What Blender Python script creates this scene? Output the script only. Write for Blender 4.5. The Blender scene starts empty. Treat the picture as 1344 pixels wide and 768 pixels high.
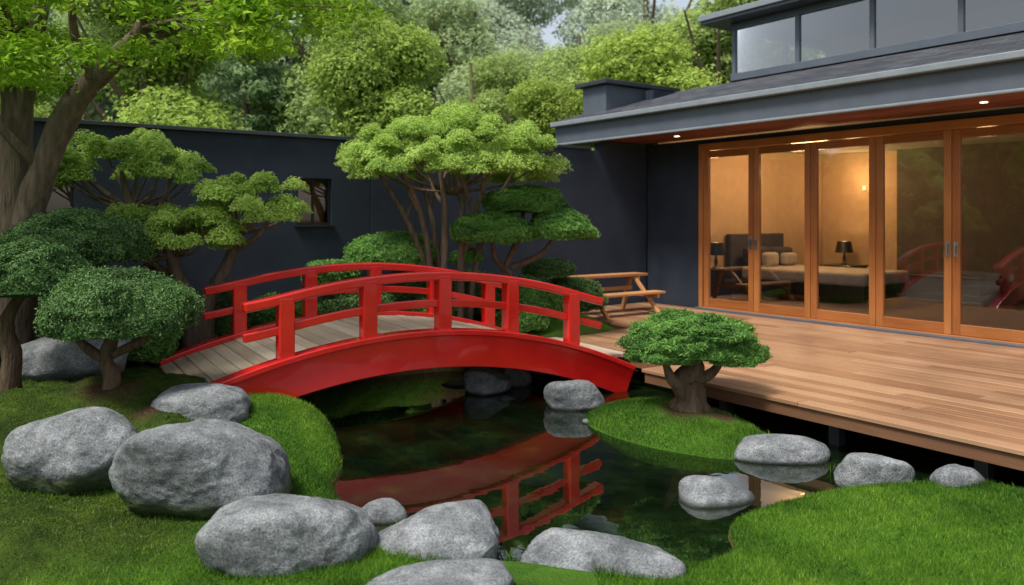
import bpy, math, random
import numpy as np
from mathutils import Vector, noise
rng=np.random.default_rng(7); random.seed(7)
scene=bpy.context.scene
CA,SA=0.8128,0.5826
HOUSE_ROT=math.atan2(SA,CA)
def to_w(a,b): return (a*CA-b*SA, a*SA+b*CA)

# ---------------------------------------------------------------- materials
def new_mat(name):
    m=bpy.data.materials.new(name); m.use_nodes=True
    nt=m.node_tree; nt.nodes.clear()
    out=nt.nodes.new('ShaderNodeOutputMaterial')
    return m,nt,out
def N(nt,t,**kw):
    n=nt.nodes.new(t)
    for k,v in kw.items():
        if k in n.inputs: n.inputs[k].default_value=v
        else: setattr(n,k,v)
    return n
def ramp(nt,stops):
    r=nt.nodes.new('ShaderNodeValToRGB')
    el=r.color_ramp.elements
    while len(el)<len(stops): el.new(0.5)
    for e,(p,c) in zip(el,stops):
        e.position=p; e.color=(c[0],c[1],c[2],1)
    return r
def coords(nt,scale=(1,1,1),world=False):
    mp=nt.nodes.new('ShaderNodeMapping'); mp.inputs['Scale'].default_value=scale
    if world:
        g=nt.nodes.new('ShaderNodeNewGeometry'); nt.links.new(g.outputs['Position'],mp.inputs[0])
    else:
        tc=nt.nodes.new('ShaderNodeTexCoord'); nt.links.new(tc.outputs['Object'],mp.inputs[0])
    return mp
def simple(name,c1,c2=None,rough=.5,nscale=6,stretch=(1,1,1),bump=.0,bscale=60,spec=.5,metal=0,coat=0,emit=None,estr=0,world=False):
    m,nt,out=new_mat(name)
    b=N(nt,'ShaderNodeBsdfPrincipled'); b.inputs['Roughness'].default_value=rough
    b.inputs['Specular IOR Level'].default_value=spec; b.inputs['Metallic'].default_value=metal
    b.inputs['Coat Weight'].default_value=coat
    mp=coords(nt,stretch,world)
    n=N(nt,'ShaderNodeTexNoise',Scale=nscale,Detail=6.0,Roughness=.6); nt.links.new(mp.outputs[0],n.inputs['Vector'])
    r=ramp(nt,[(.3,c1),(.7,c2 or c1)]); nt.links.new(n.outputs['Fac'],r.inputs[0])
    nt.links.new(r.outputs[0],b.inputs['Base Color'])
    if bump>0:
        n2=N(nt,'ShaderNodeTexNoise',Scale=bscale,Detail=5.0); nt.links.new(mp.outputs[0],n2.inputs['Vector'])
        bp=N(nt,'ShaderNodeBump',Strength=bump,Distance=.02); nt.links.new(n2.outputs['Fac'],bp.inputs['Height'])
        nt.links.new(bp.outputs[0],b.inputs['Normal'])
    if emit:
        b.inputs['Emission Color'].default_value=(*emit,1); b.inputs['Emission Strength'].default_value=estr
    nt.links.new(b.outputs[0],out.inputs[0])
    return m
def wood(name,cols,axis='y',rough=.45,rnd=True,gl=.4,coat=0,gs=1.0):
    m,nt,out=new_mat(name)
    b=N(nt,'ShaderNodeBsdfPrincipled'); b.inputs['Roughness'].default_value=rough
    b.inputs['Specular IOR Level'].default_value=gl; b.inputs['Coat Weight'].default_value=coat
    b.inputs['Coat Roughness'].default_value=.15
    s={'x':(1.2,30,30),'y':(30,1.2,30),'z':(30,30,1.2)}[axis]
    s=tuple(v*gs for v in s)
    mp=coords(nt,s)
    n=N(nt,'ShaderNodeTexNoise',Scale=1.6,Detail=7.0,Roughness=.65,Distortion=.6)
    a=N(nt,'ShaderNodeAttribute',attribute_name='rnd')
    ad=N(nt,'ShaderNodeVectorMath',operation='ADD'); nt.links.new(mp.outputs[0],ad.inputs[0])
    sc=N(nt,'ShaderNodeMath',operation='MULTIPLY'); sc.inputs[1].default_value=57; nt.links.new(a.outputs['Fac'],sc.inputs[0])
    nt.links.new(sc.outputs[0],ad.inputs[1]); nt.links.new(ad.outputs[0],n.inputs['Vector'])
    mx=N(nt,'ShaderNodeMath',operation='MULTIPLY_ADD'); mx.inputs[1].default_value=.45 if rnd else 0; 
    nt.links.new(a.outputs['Fac'],mx.inputs[0]); 
    m2=N(nt,'ShaderNodeMath',operation='MULTIPLY'); m2.inputs[1].default_value=.7 if rnd else 1.0; nt.links.new(n.outputs['Fac'],m2.inputs[0])
    nt.links.new(m2.outputs[0],mx.inputs[2])
    r=ramp(nt,[(.2,cols[0]),(.5,cols[1]),(.85,cols[2])]); nt.links.new(mx.outputs[0],r.inputs[0])
    n3=N(nt,'ShaderNodeTexNoise',Scale=1.5,Detail=5.0); tc=N(nt,'ShaderNodeTexCoord'); nt.links.new(tc.outputs['Object'],n3.inputs['Vector'])
    # weathering: broad darker and paler patches
    wr=N(nt,'ShaderNodeMapRange'); wr.inputs['From Min'].default_value=.3; wr.inputs['From Max'].default_value=.7; wr.inputs['To Min'].default_value=.80; wr.inputs['To Max'].default_value=1.12
    nt.links.new(n3.outputs['Fac'],wr.inputs['Value'])
    vs=N(nt,'ShaderNodeVectorMath',operation='SCALE'); nt.links.new(r.outputs[0],vs.inputs[0]); nt.links.new(wr.outputs[0],vs.inputs['Scale'])
    nt.links.new(vs.outputs[0],b.inputs['Base Color'])
    mr=N(nt,'ShaderNodeMapRange'); mr.inputs['To Min'].default_value=rough-.12; mr.inputs['To Max'].default_value=rough+.15
    nt.links.new(n3.outputs['Fac'],mr.inputs['Value']); nt.links.new(mr.outputs[0],b.inputs['Roughness'])
    bp=N(nt,'ShaderNodeBump',Strength=.25,Distance=.004); nt.links.new(n.outputs['Fac'],bp.inputs['Height']); nt.links.new(bp.outputs[0],b.inputs['Normal'])
    nt.links.new(b.outputs[0],out.inputs[0]); return m
def leafmat(name,dark,mid,light,trans=.35,objmix=False,rough=.5):
    m,nt,out=new_mat(name)
    a=N(nt,'ShaderNodeAttribute',attribute_name='rnd')
    r=ramp(nt,[(.0,dark),(.5,mid),(1.0,light)]); nt.links.new(a.outputs['Fac'],r.inputs[0])
    col=r.outputs[0]
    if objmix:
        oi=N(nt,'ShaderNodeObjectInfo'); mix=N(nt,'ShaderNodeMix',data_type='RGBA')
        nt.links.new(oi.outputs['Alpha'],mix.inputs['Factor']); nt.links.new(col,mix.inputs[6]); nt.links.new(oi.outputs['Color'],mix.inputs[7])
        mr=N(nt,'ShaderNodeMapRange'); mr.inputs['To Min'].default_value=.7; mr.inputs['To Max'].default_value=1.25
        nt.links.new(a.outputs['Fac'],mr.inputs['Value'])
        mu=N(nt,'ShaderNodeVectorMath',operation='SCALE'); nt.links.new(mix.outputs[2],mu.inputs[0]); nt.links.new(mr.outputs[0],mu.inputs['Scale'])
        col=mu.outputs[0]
    b=N(nt,'ShaderNodeBsdfPrincipled'); b.inputs['Roughness'].default_value=rough; b.inputs['Specular IOR Level'].default_value=.25
    t=N(nt,'ShaderNodeBsdfTranslucent'); mx=N(nt,'ShaderNodeMixShader',Fac=trans)
    nt.links.new(col,b.inputs['Base Color']); nt.links.new(col,t.inputs[0])
    nt.links.new(b.outputs[0],mx.inputs[1]); nt.links.new(t.outputs[0],mx.inputs[2]); nt.links.new(mx.outputs[0],out.inputs[0])
    return m
def glassmat(name,base=.06,ior=1.5,tint=(.93,.95,.95)):
    m,nt,out=new_mat(name)
    f=N(nt,'ShaderNodeFresnel',IOR=ior); ad=N(nt,'ShaderNodeMath',operation='ADD',use_clamp=True); ad.inputs[1].default_value=base
    nt.links.new(f.outputs[0],ad.inputs[0])
    t=N(nt,'ShaderNodeBsdfTransparent'); t.inputs[0].default_value=(*tint,1)
    g=N(nt,'ShaderNodeBsdfGlossy',Roughness=.0); mx=N(nt,'ShaderNodeMixShader')
    nt.links.new(ad.outputs[0],mx.inputs[0]); nt.links.new(t.outputs[0],mx.inputs[1]); nt.links.new(g.outputs[0],mx.inputs[2])
    nt.links.new(mx.outputs[0],out.inputs[0]); return m

M={}
M['navy']=simple('navy_stucco',(.022,.031,.050),(.038,.049,.072),rough=.75,nscale=1.6,bump=.5,bscale=110,spec=.3)
M['navy2']=simple('charcoal_cladding',(.020,.027,.042),(.031,.040,.058),rough=.6,nscale=3,bump=.2,bscale=90,spec=.3)
M['fascia']=simple('slate_grey_metal',(.080,.096,.122),(.105,.122,.15),rough=.45,nscale=3,spec=.4)
M['gutter']=simple('pale_grey_metal',(.19,.215,.24),(.24,.27,.29),rough=.4,nscale=5)
M['coping']=simple('dark_coping_metal',(.03,.033,.04),(.045,.05,.06),rough=.4)
M['soffit']=wood('soffit_cedar',[(.13,.034,.013),(.21,.060,.023),(.28,.09,.04)],axis='y',rough=.5)
M['rim']=wood('deck_rim_timber',[(.06,.028,.014),(.12,.055,.026),(.19,.09,.045)],axis='y',rough=.6)
M['door']=wood('door_timber',[(.20,.056,.013),(.35,.115,.03),(.46,.18,.055)],axis='z',rough=.35,coat=.3,rnd=True)
M['doorh']=wood('door_rail_timber',[(.20,.056,.013),(.35,.115,.03),(.46,.18,.055)],axis='y',rough=.35,coat=.3,rnd=True)
M['deck']=wood('deck_timber',[(.16,.068,.032),(.305,.155,.08),(.41,.24,.135)],axis='y',rough=.42,gl=.5)
M['plank']=wood('weathered_planks',[(.22,.165,.11),(.38,.30,.22),(.50,.42,.33)],axis='y',rough=.7,gl=.25)
M['benchw']=wood('bench_timber',[(.26,.10,.035),(.42,.19,.075),(.55,.28,.12)],axis='x',rough=.45)
M['red']=simple('red_paint',(.64,.010,.008),(.76,.019,.013),rough=.24,nscale=4,bump=.05,bscale=35,spec=.5,coat=.6)
M['steel']=simple('brushed_steel',(.5,.5,.5),rough=.3,metal=1)
M['glass']=glassmat('door_glass',.08,1.5)
M['glass2']=glassmat('clerestory_glass',.16,1.55,(.8,.86,.86))
M['plaster']=simple('interior_plaster',(.42,.29,.17),(.48,.34,.21),rough=.8)
M['plaster2']=simple('interior_darkened_finish',(.05,.042,.034),(.075,.06,.047),rough=.7)  # dark tone added so reflections dominate in the right-hand doors
M['ceil']=simple('interior_ceiling',(.4,.37,.33),rough=.9)
M['ifloor']=simple('interior_floor',(.12,.08,.05),(.18,.12,.08),rough=.35,stretch=(1,8,1))
M['linen']=simple('bed_linen',(.28,.25,.23),(.40,.36,.33),rough=.9,bump=.3,bscale=12)
M['cush']=simple('dark_cushion',(.03,.03,.035),(.05,.05,.055),rough=.9)
M['black']=simple('black_lacquer',(.012,.012,.014),rough=.35)
M['lampglow']=simple('lamp_glow',(.8,.5,.25),emit=(1,.62,.25),estr=1.5)
M['downl']=simple('downlight_glow',(.8,.6,.4),emit=(1,.75,.45),estr=4)
M['warmwin']=simple('amber_panel',(.30,.13,.03),(.4,.18,.05),rough=.8)  # panel behind the window glass; warm glow put into its colour
M['curtain']=simple('curtain_fabric',(.30,.21,.12),(.42,.30,.18),rough=.95,stretch=(12,12,.2))
M['bark']=simple('brown_bark',(.055,.034,.02),(.17,.11,.065),rough=.9,nscale=9,stretch=(3,3,.6),bump=1.0,bscale=22)
M['bark2']=simple('grey_bark',(.075,.052,.034),(.22,.16,.11),rough=.9,nscale=7,stretch=(3,3,.5),bump=1.0,bscale=18)
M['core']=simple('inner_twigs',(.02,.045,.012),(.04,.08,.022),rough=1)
M['shrub']=leafmat('shrub_leaf',(.05,.105,.030),(.13,.25,.075),(.25,.40,.14),.3)
M['pine']=leafmat('pine_needle',(.06,.155,.035),(.17,.36,.07),(.33,.54,.13),.3)
M['maple']=leafmat('maple_leaf',(.18,.31,.05),(.42,.59,.12),(.68,.82,.26),.45)
M['bigleaf']=leafmat('broad_leaf',(.10,.22,.012),(.29,.49,.03),(.52,.70,.07),.5)
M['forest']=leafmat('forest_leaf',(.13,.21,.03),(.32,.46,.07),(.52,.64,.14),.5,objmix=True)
M['grass']=leafmat('grass_blade',(.035,.10,.010),(.125,.275,.022),(.29,.45,.05),.4)
M['moss']=leafmat('moss_blade',(.022,.05,.008),(.085,.145,.016),(.23,.29,.035),.3)

# shingles
m,nt,out=new_mat('roof_shingles'); M['roof']=m
b=N(nt,'ShaderNodeBsdfPrincipled',Roughness=.75); mp=coords(nt)
sw=N(nt,'ShaderNodeSeparateXYZ'); cb=N(nt,'ShaderNodeCombineXYZ'); nt.links.new(mp.outputs[0],sw.inputs[0])
nt.links.new(sw.outputs[1],cb.inputs[0]); nt.links.new(sw.outputs[0],cb.inputs[1])
br=N(nt,'ShaderNodeTexBrick',Scale=1.0); br.inputs['Brick Width'].default_value=.32; br.inputs['Row Height'].default_value=.17; br.inputs['Mortar Size'].default_value=.012
br.inputs['Color1'].default_value=(.024,.028,.038,1); br.inputs['Color2'].default_value=(.07,.075,.09,1); br.inputs['Mortar'].default_value=(.008,.008,.01,1)
nt.links.new(cb.outputs[0],br.inputs['Vector']); nt.links.new(br.outputs[0],b.inputs['Base Color'])
bp=N(nt,'ShaderNodeBump',Strength=.7,Distance=.02); bp.invert=True; nt.links.new(br.outputs['Fac'],bp.inputs['Height']); nt.links.new(bp.outputs[0],b.inputs['Normal'])
nt.links.new(b.outputs[0],out.inputs[0])

# rock
m,nt,out=new_mat('granite_rock'); M['rock']=m
b=N(nt,'ShaderNodeBsdfPrincipled',Roughness=.8); b.inputs['Specular IOR Level'].default_value=.3; mp=coords(nt,world=True)
n1=N(nt,'ShaderNodeTexNoise',Scale=4.5,Detail=12.0,Roughness=.70); n2=N(nt,'ShaderNodeTexNoise',Scale=95.0,Detail=5.0,Roughness=.8); n4=N(nt,'ShaderNodeTexNoise',Scale=14.0,Detail=8.0,Roughness=.7)
for n in (n1,n2,n4): nt.links.new(mp.outputs[0],n.inputs['Vector'])
r1=ramp(nt,[(.32,(.115,.124,.132)),(.5,(.245,.26,.272)),(.68,(.42,.435,.45))]); nt.links.new(n1.outputs['Fac'],r1.inputs[0])
r2=ramp(nt,[(.36,(.30,.30,.32)),(.5,(.88,.88,.88)),(.66,(1.45,1.45,1.43))]); nt.links.new(n2.outputs['Fac'],r2.inputs[0])
r4=ramp(nt,[(.36,(.55,.55,.55)),(.5,(1,1,1))]); nt.links.new(n4.outputs['Fac'],r4.inputs[0])
mu=N(nt,'ShaderNodeMix',data_type='RGBA',blend_type='MULTIPLY'); mu.inputs[0].default_value=.9; nt.links.new(r1.outputs[0],mu.inputs[6]); nt.links.new(r2.outputs[0],mu.inputs[7])
mu2=N(nt,'ShaderNodeMix',data_type='RGBA',blend_type='MULTIPLY'); mu2.inputs[0].default_value=.7; nt.links.new(mu.outputs[2],mu2.inputs[6]); nt.links.new(r4.outputs[0],mu2.inputs[7])
tcz=N(nt,'ShaderNodeTexCoord'); spz=N(nt,'ShaderNodeSeparateXYZ'); nt.links.new(tcz.outputs['Object'],spz.inputs[0])
mz=N(nt,'ShaderNodeMath',operation='MULTIPLY_ADD'); mz.inputs[1].default_value=-.34; nt.links.new(n1.outputs['Fac'],mz.inputs[0]); nt.links.new(spz.outputs[2],mz.inputs[2])
mzr=N(nt,'ShaderNodeMapRange'); mzr.inputs['From Min'].default_value=-.28; mzr.inputs['From Max'].default_value=-.22; mzr.inputs['To Min'].default_value=.85; mzr.inputs['To Max'].default_value=0; nt.links.new(mz.outputs[0],mzr.inputs['Value'])
mm=N(nt,'ShaderNodeMix',data_type='RGBA'); mm.inputs[7].default_value=(.06,.095,.018,1); nt.links.new(mzr.outputs[0],mm.inputs[0]); nt.links.new(mu2.outputs[2],mm.inputs[6])
g=N(nt,'ShaderNodeNewGeometry'); sp=N(nt,'ShaderNodeSeparateXYZ'); nt.links.new(g.outputs['Position'],sp.inputs[0])
wet=N(nt,'ShaderNodeMapRange'); wet.inputs['From Min'].default_value=-.345; wet.inputs['From Max'].default_value=-.315; nt.links.new(sp.outputs[2],wet.inputs['Value'])
mw=N(nt,'ShaderNodeMix',data_type='RGBA'); mw.inputs[6].default_value=(.03,.034,.026,1); nt.links.new(wet.outputs[0],mw.inputs[0]); nt.links.new(mm.outputs[2],mw.inputs[7])
nt.links.new(mw.outputs[2],b.inputs['Base Color'])
ad=N(nt,'ShaderNodeMath',operation='MULTIPLY_ADD'); ad.inputs[1].default_value=.15; nt.links.new(n2.outputs['Fac'],ad.inputs[0]); nt.links.new(n1.outputs['Fac'],ad.inputs[2])
ad2=N(nt,'ShaderNodeMath',operation='MULTIPLY_ADD'); ad2.inputs[1].default_value=.4; nt.links.new(n4.outputs['Fac'],ad2.inputs[0]); nt.links.new(ad.outputs[0],ad2.inputs[2])
bp=N(nt,'ShaderNodeBump',Strength=.75,Distance=.06); nt.links.new(ad2.outputs[0],bp.inputs['Height'])
nt.links.new(bp.outputs[0],b.inputs['Normal']); nt.links.new(b.outputs[0],out.inputs[0])

# water
m,nt,out=new_mat('pond_water'); M['water']=m
b=N(nt,'ShaderNodeBsdfPrincipled'); mp=coords(nt)
n=N(nt,'ShaderNodeTexNoise',Scale=2.4,Detail=10.0,Roughness=.75); nt.links.new(mp.outputs[0],n.inputs['Vector'])
r=ramp(nt,[(.42,(.002,.005,.002)),(.58,(.006,.014,.004)),(.80,(.035,.055,.010))]); nt.links.new(n.outputs['Fac'],r.inputs[0]); nt.links.new(r.outputs[0],b.inputs['Base Color'])
b.inputs['Roughness'].default_value=.0; b.inputs['IOR'].default_value=2.35
n2=N(nt,'ShaderNodeTexNoise',Scale=4.5,Detail=2.0); nt.links.new(mp.outputs[0],n2.inputs['Vector'])
bp=N(nt,'ShaderNodeBump',Strength=.05,Distance=.02); nt.links.new(n2.outputs['Fac'],bp.inputs['Height']); nt.links.new(bp.outputs[0],b.inputs['Normal'])
nt.links.new(b.outputs[0],out.inputs[0])

# ground
m,nt,out=new_mat('ground_soil_and_turf'); M['ground']=m
b=N(nt,'ShaderNodeBsdfPrincipled',Roughness=.95); b.inputs['Specular IOR Level'].default_value=.1; mp=coords(nt)
n=N(nt,'ShaderNodeTexNoise',Scale=3.0,Detail=10.0,Roughness=.7); nf=N(nt,'ShaderNodeTexNoise',Scale=70.0,Detail=4.0)
nt.links.new(mp.outputs[0],n.inputs['Vector']); nt.links.new(mp.outputs[0],nf.inputs['Vector'])
r=ramp(nt,[(.3,(.028,.07,.01)),(.55,(.065,.15,.015)),(.75,(.13,.24,.025))]); nt.links.new(n.outputs['Fac'],r.inputs[0])
rm=ramp(nt,[(.35,(.018,.034,.007)),(.55,(.05,.085,.012)),(.72,(.12,.15,.02))]); nt.links.new(n.outputs['Fac'],rm.inputs[0])
am=N(nt,'ShaderNodeAttribute',attribute_name='moss'); mm=N(nt,'ShaderNodeMix',data_type='RGBA'); nt.links.new(am.outputs['Fac'],mm.inputs[0]); nt.links.new(r.outputs[0],mm.inputs[6]); nt.links.new(rm.outputs[0],mm.inputs[7])
rs=ramp(nt,[(.3,(.035,.02,.011)),(.7,(.11,.065,.035))]); nt.links.new(nf.outputs['Fac'],rs.inputs[0])
at=N(nt,'ShaderNodeAttribute',attribute_name='soil')
ms=N(nt,'ShaderNodeMix',data_type='RGBA'); nt.links.new(at.outputs['Fac'],ms.inputs[0]); nt.links.new(mm.outputs[2],ms.inputs[6]); nt.links.new(rs.outputs[0],ms.inputs[7])
nt.links.new(ms.outputs[2],b.inputs['Base Color'])
bp=N(nt,'ShaderNodeBump',Strength=.8,Distance=.03); nt.links.new(nf.outputs['Fac'],bp.inputs['Height']); nt.links.new(bp.outputs[0],b.inputs['Normal'])
nt.links.new(b.outputs[0],out.inputs[0])

# ---------------------------------------------------------------- helpers
def link(o,parent=None):
    scene.collection.objects.link(o)
    if parent: o.parent=parent
    return o
def empty(name,loc=(0,0,0),rz=0):
    o=bpy.data.objects.new(name,None); o.location=loc; o.rotation_euler=(0,0,rz); o.empty_display_size=.2
    return link(o)
def np_mesh(name,V,F,mat,parent=None,attrs=None,smooth=False):
    me=bpy.data.meshes.new(name); V=np.asarray(V,dtype=np.float32); F=np.asarray(F,dtype=np.int32)
    me.vertices.add(len(V)); me.vertices.foreach_set('co',V.ravel())
    me.loops.add(F.size); me.loops.foreach_set('vertex_index',F.ravel())
    me.polygons.add(len(F)); me.polygons.foreach_set('loop_start',np.arange(len(F),dtype=np.int32)*F.shape[1])
    me.update(calc_edges=True)
    me.polygons.foreach_set('use_smooth',np.full(len(F),smooth))
    for k,(dom,arr) in (attrs or {}).items():
        at=me.attributes.new(k,'FLOAT',dom); at.data.foreach_set('value',np.asarray(arr,dtype=np.float32))
    if mat: me.materials.append(mat)
    o=bpy.data.objects.new(name,me)
    return link(o,parent)
class B:
    def __init__(s): s.v=[];s.f=[];s.r=[]
    def box(s,x0,x1,y0,y1,z0,z1,rnd=None):
        return s.hexa([(x0,y0,z0),(x1,y0,z0),(x1,y1,z0),(x0,y1,z0),(x0,y0,z1),(x1,y0,z1),(x1,y1,z1),(x0,y1,z1)],rnd)
    def hexa(s,pts,rnd=None):
        i=len(s.v); s.v+=list(pts)
        s.f+=[(i,i+3,i+2,i+1),(i+4,i+5,i+6,i+7),(i,i+1,i+5,i+4),(i+1,i+2,i+6,i+5),(i+2,i+3,i+7,i+6),(i+3,i,i+4,i+7)]
        s.r+=[random.random() if rnd is None else rnd]*6; return s
    def build(s,name,mat,parent=None,bevel=0,seg=2):
        o=np_mesh(name,s.v,s.f,mat,parent,{'rnd':('FACE',s.r)})
        if bevel:
            md=o.modifiers.new('Bevel','BEVEL'); md.width=bevel; md.segments=seg; md.limit_method='ANGLE'
        return o
def sweep(path,y,w,h,rnd=.5):
    V=[];F=[]
    P=np.array(path); T=np.gradient(P,axis=0); T/=np.linalg.norm(T,axis=1)[:,None]
    Nn=np.stack([-T[:,1],T[:,0]],1)
    for p,n in zip(P,Nn):
        q=p-n*h
        V+=[(p[0],y-w/2,p[1]),(p[0],y+w/2,p[1]),(q[0],y+w/2,q[1]),(q[0],y-w/2,q[1])]
    for i in range(len(P)-1):
        a=i*4;c=a+4
        for k in range(4):
            k2=(k+1)%4; F.append((a+k,a+k2,c+k2,c+k))
    F.append((3,2,1,0)); e=len(V)-4; F.append((e,e+1,e+2,e+3))
    return V,F
def nz(P,freq,seed,terms=7):
    r=np.random.default_rng(abs(int(seed))); K=r.normal(size=(terms,3))*freq; ph=r.uniform(0,6.28,terms)
    return np.sin(P@K.T+ph).mean(1)*1.8
def unit(v): return v/np.maximum(np.linalg.norm(v,axis=1)[:,None],1e-9)
def leaf_arrays(P,Nrm,L,W,fold=.15):
    n=len(P); Nrm=unit(Nrm); r=unit(rng.normal(size=(n,3)))
    t=unit(np.cross(Nrm,r)); bb=np.cross(Nrm,t)
    s=rng.uniform(.7,1.3,n)[:,None]; L=L*s; W=W*s
    V=np.stack([P-t*L*.5,P+bb*W*.5+Nrm*W*fold-t*L*.05,P+t*L*.5-Nrm*L*.08,P-bb*W*.5+Nrm*W*fold-t*L*.05],1).reshape(-1,3)
    F=np.arange(n*4).reshape(n,4); return V,F
def leaves(name,P,Nrm,L,W,mat,rnd,parent=None):
    V,F=leaf_arrays(P,Nrm,L,W)
    return np_mesh(name,V,F,mat,parent,{'rnd':('FACE',np.clip(rnd,0,1))})
def sph(n,zmin=-1):
    d=unit(rng.normal(size=(int(n*2.2/(1-zmin)*1.15)+20,3))); d=d[d[:,2]>=zmin]
    return d[:n]
def clipped(c,rx,ry,rz,n,zmin=-.45,seed=1,lump=.1,freq=3.2):
    d=sph(n,zmin); S=np.array([rx,ry,rz])
    f=1+lump*nz(d,freq,seed)+lump*.5*nz(d,freq*2.4,seed+1)+lump*.35*nz(d,freq*5.5,seed+4)
    dep=rng.exponential(.05,len(d)); stick=rng.random(len(d))<.07; dep[stick]-=.07
    P=d*S*(f-dep)[:,None]
    P[:,2]=np.maximum(P[:,2],zmin*rz*(.75+.25*nz(d,5,seed+3)))
    nr=unit(d/S)+rng.normal(size=d.shape)*.55
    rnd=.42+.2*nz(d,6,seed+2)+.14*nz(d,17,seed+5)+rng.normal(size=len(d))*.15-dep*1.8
    return P+np.array(c),nr,rnd
def clumpy(c,rx,ry,rz,K,cr,n,flat=.45,up=.6,seed=1,shell=.82,zmin=0.0,droop=0):
    r=np.random.default_rng(abs(int(seed))); d=unit(r.normal(size=(K*6,3))); d=d[d[:,2]>zmin][:K]
    rad=shell*r.uniform(.72,1.08,len(d)); C=d*np.array([rx,ry,rz])*rad[:,None]
    Ps=[];Ns=[];R=[]
    for ci,di in zip(C,d):
        cc=cr*r.uniform(.7,1.3); q=unit(rng.normal(size=(n,3)))*(rng.random((n,1))**.45)
        p=q*np.array([cc,cc,cc*flat]); 
        if droop: p[:,2]-=droop*(np.hypot(p[:,0],p[:,1])/cc)**2*cc
        nn=q*.6+np.array([0,0,up])+di*.4+rng.normal(size=q.shape)*.45
        Ps.append(p+ci);Ns.append(nn);R.append(.45+r.normal()*.11+q[:,2]*.12+rng.normal(size=n)*.13)
    return np.concatenate(Ps)+np.array(c),np.concatenate(Ns),np.concatenate(R),C+np.array(c)
def ico(sub):
    import bmesh
    bm=bmesh.new(); bmesh.ops.create_icosphere(bm,subdivisions=sub,radius=1)
    V=np.array([v.co[:] for v in bm.verts]); F=np.array([[v.index for v in f.verts] for f in bm.faces]); bm.free(); return V,F
ICO={s:ico(s) for s in (3,4,5,6)}
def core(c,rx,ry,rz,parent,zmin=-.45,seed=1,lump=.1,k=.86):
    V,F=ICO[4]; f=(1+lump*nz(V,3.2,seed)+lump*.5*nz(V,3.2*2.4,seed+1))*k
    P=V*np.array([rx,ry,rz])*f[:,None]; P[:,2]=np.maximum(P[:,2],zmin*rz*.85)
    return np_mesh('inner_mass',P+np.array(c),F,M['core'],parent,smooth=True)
def tube(name,pts,radii,mat,parent=None,seg=12,sub=6,gn=.10,seed=0):
    P=np.array(pts,float); R=np.array(radii,float)
    Q=np.vstack([2*P[0]-P[1],P,2*P[-1]-P[-2]]); out=[];rr=[]
    for i in range(len(P)-1):
        p0,p1,p2,p3=Q[i:i+4]
        for k in range(sub):
            t=k/sub; out.append(.5*((2*p1)+(-p0+p2)*t+(2*p0-5*p1+4*p2-p3)*t*t+(-p0+3*p1-3*p2+p3)*t**3)); rr.append(R[i]*(1-t)+R[i+1]*t)
    out.append(P[-1]); rr.append(R[-1]); C=np.array(out); rr=np.array(rr)
    T=unit(np.gradient(C,axis=0)); ref=np.array([.3,.9,.1]) ; U=unit(np.cross(T,ref)); W=np.cross(T,U)
    an=np.linspace(0,2*np.pi,seg,endpoint=False)
    V=(C[:,None,:]+rr[:,None,None]*(np.cos(an)[None,:,None]*U[:,None,:]+np.sin(an)[None,:,None]*W[:,None,:]))
    V=V.reshape(-1,3); Cn=np.repeat(C,seg,0); rd=V-Cn
    f=1+gn*nz(V,9,seed+11)+gn*.6*nz(V,25,seed+12); V=Cn+rd*f[:,None]
    F=[]
    for i in range(len(C)-1):
        for k in range(seg):
            k2=(k+1)%seg; F.append((i*seg+k,i*seg+k2,(i+1)*seg+k2,(i+1)*seg+k))
    return np_mesh(name,V,F,mat,parent,smooth=True)

# ---------------------------------------------------------------- terrain
WZ=-.35
poly=[(-1.18,5.31),(-.98,4.9),(-.80,4.62),(-.45,4.28),(0,4.15),(.5,4.1),(.89,4.12),(1.16,4.3),(1.20,4.5),(1.35,4.78),(1.8,5.02),(2.5,5.2),(3.2,5.15),
(4.2,4.9),(4.6,5.6),(3.6,6.6),(2.6,7.6),(1.9,8.0),(1.25,8.0),(1.05,8.5),(.7,9.0),(.2,9.2),(-.64,9.36),(-1.3,9.1),(-1.95,8.6),(-2.2,7.9),(-2.1,7.25),(-1.8,6.75),(-1.42,6.4),(-1.28,6.0),(-1.2,5.65)]
pp=np.array(poly); n=len(pp); sm=[]
for i in range(n):
    p0,p1,p2,p3=pp[i-1],pp[i],pp[(i+1)%n],pp[(i+2)%n]
    for k in range(4):
        t=k/4; sm.append(.5*((2*p1)+(-p0+p2)*t+(2*p0-5*p1+4*p2-p3)*t*t+(-p0+3*p1-3*p2+p3)*t**3))
POND=np.array(sm)
def sdist(x,y):
    res=np.empty(len(x))
    A=POND; Bp=np.roll(POND,-1,0); E=Bp-A; EE=(E**2).sum(1)
    for s in range(0,len(x),20000):
        X=x[s:s+20000,None]; Y=y[s:s+20000,None]
        t=np.clip(((X-A[:,0])*E[:,0]+(Y-A[:,1])*E[:,1])/EE,0,1)
        d=np.sqrt(((X-A[:,0]-t*E[:,0])**2+(Y-A[:,1]-t*E[:,1])**2).min(1))
        c=((A[:,1]>Y)!=(Bp[:,1]>Y))&(X<(Bp[:,0]-A[:,0])*(Y-A[:,1])/(Bp[:,1]-A[:,1]+1e-12)+A[:,0])
        ins=c.sum(1)%2==1
        res[s:s+20000]=np.where(ins,-d,d)
    return res
def ss(t): t=np.clip(t,0,1); return t*t*(3-2*t)
SOIL=[(-3.02,5.98,.24),(-2.6,5.75,.14),(1.47,6.56,.29),(1.7,6.42,.16),(-3.75,6.25,.25),(-3.3,8.3,.5),(-.75,9.7,.5)]
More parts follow.
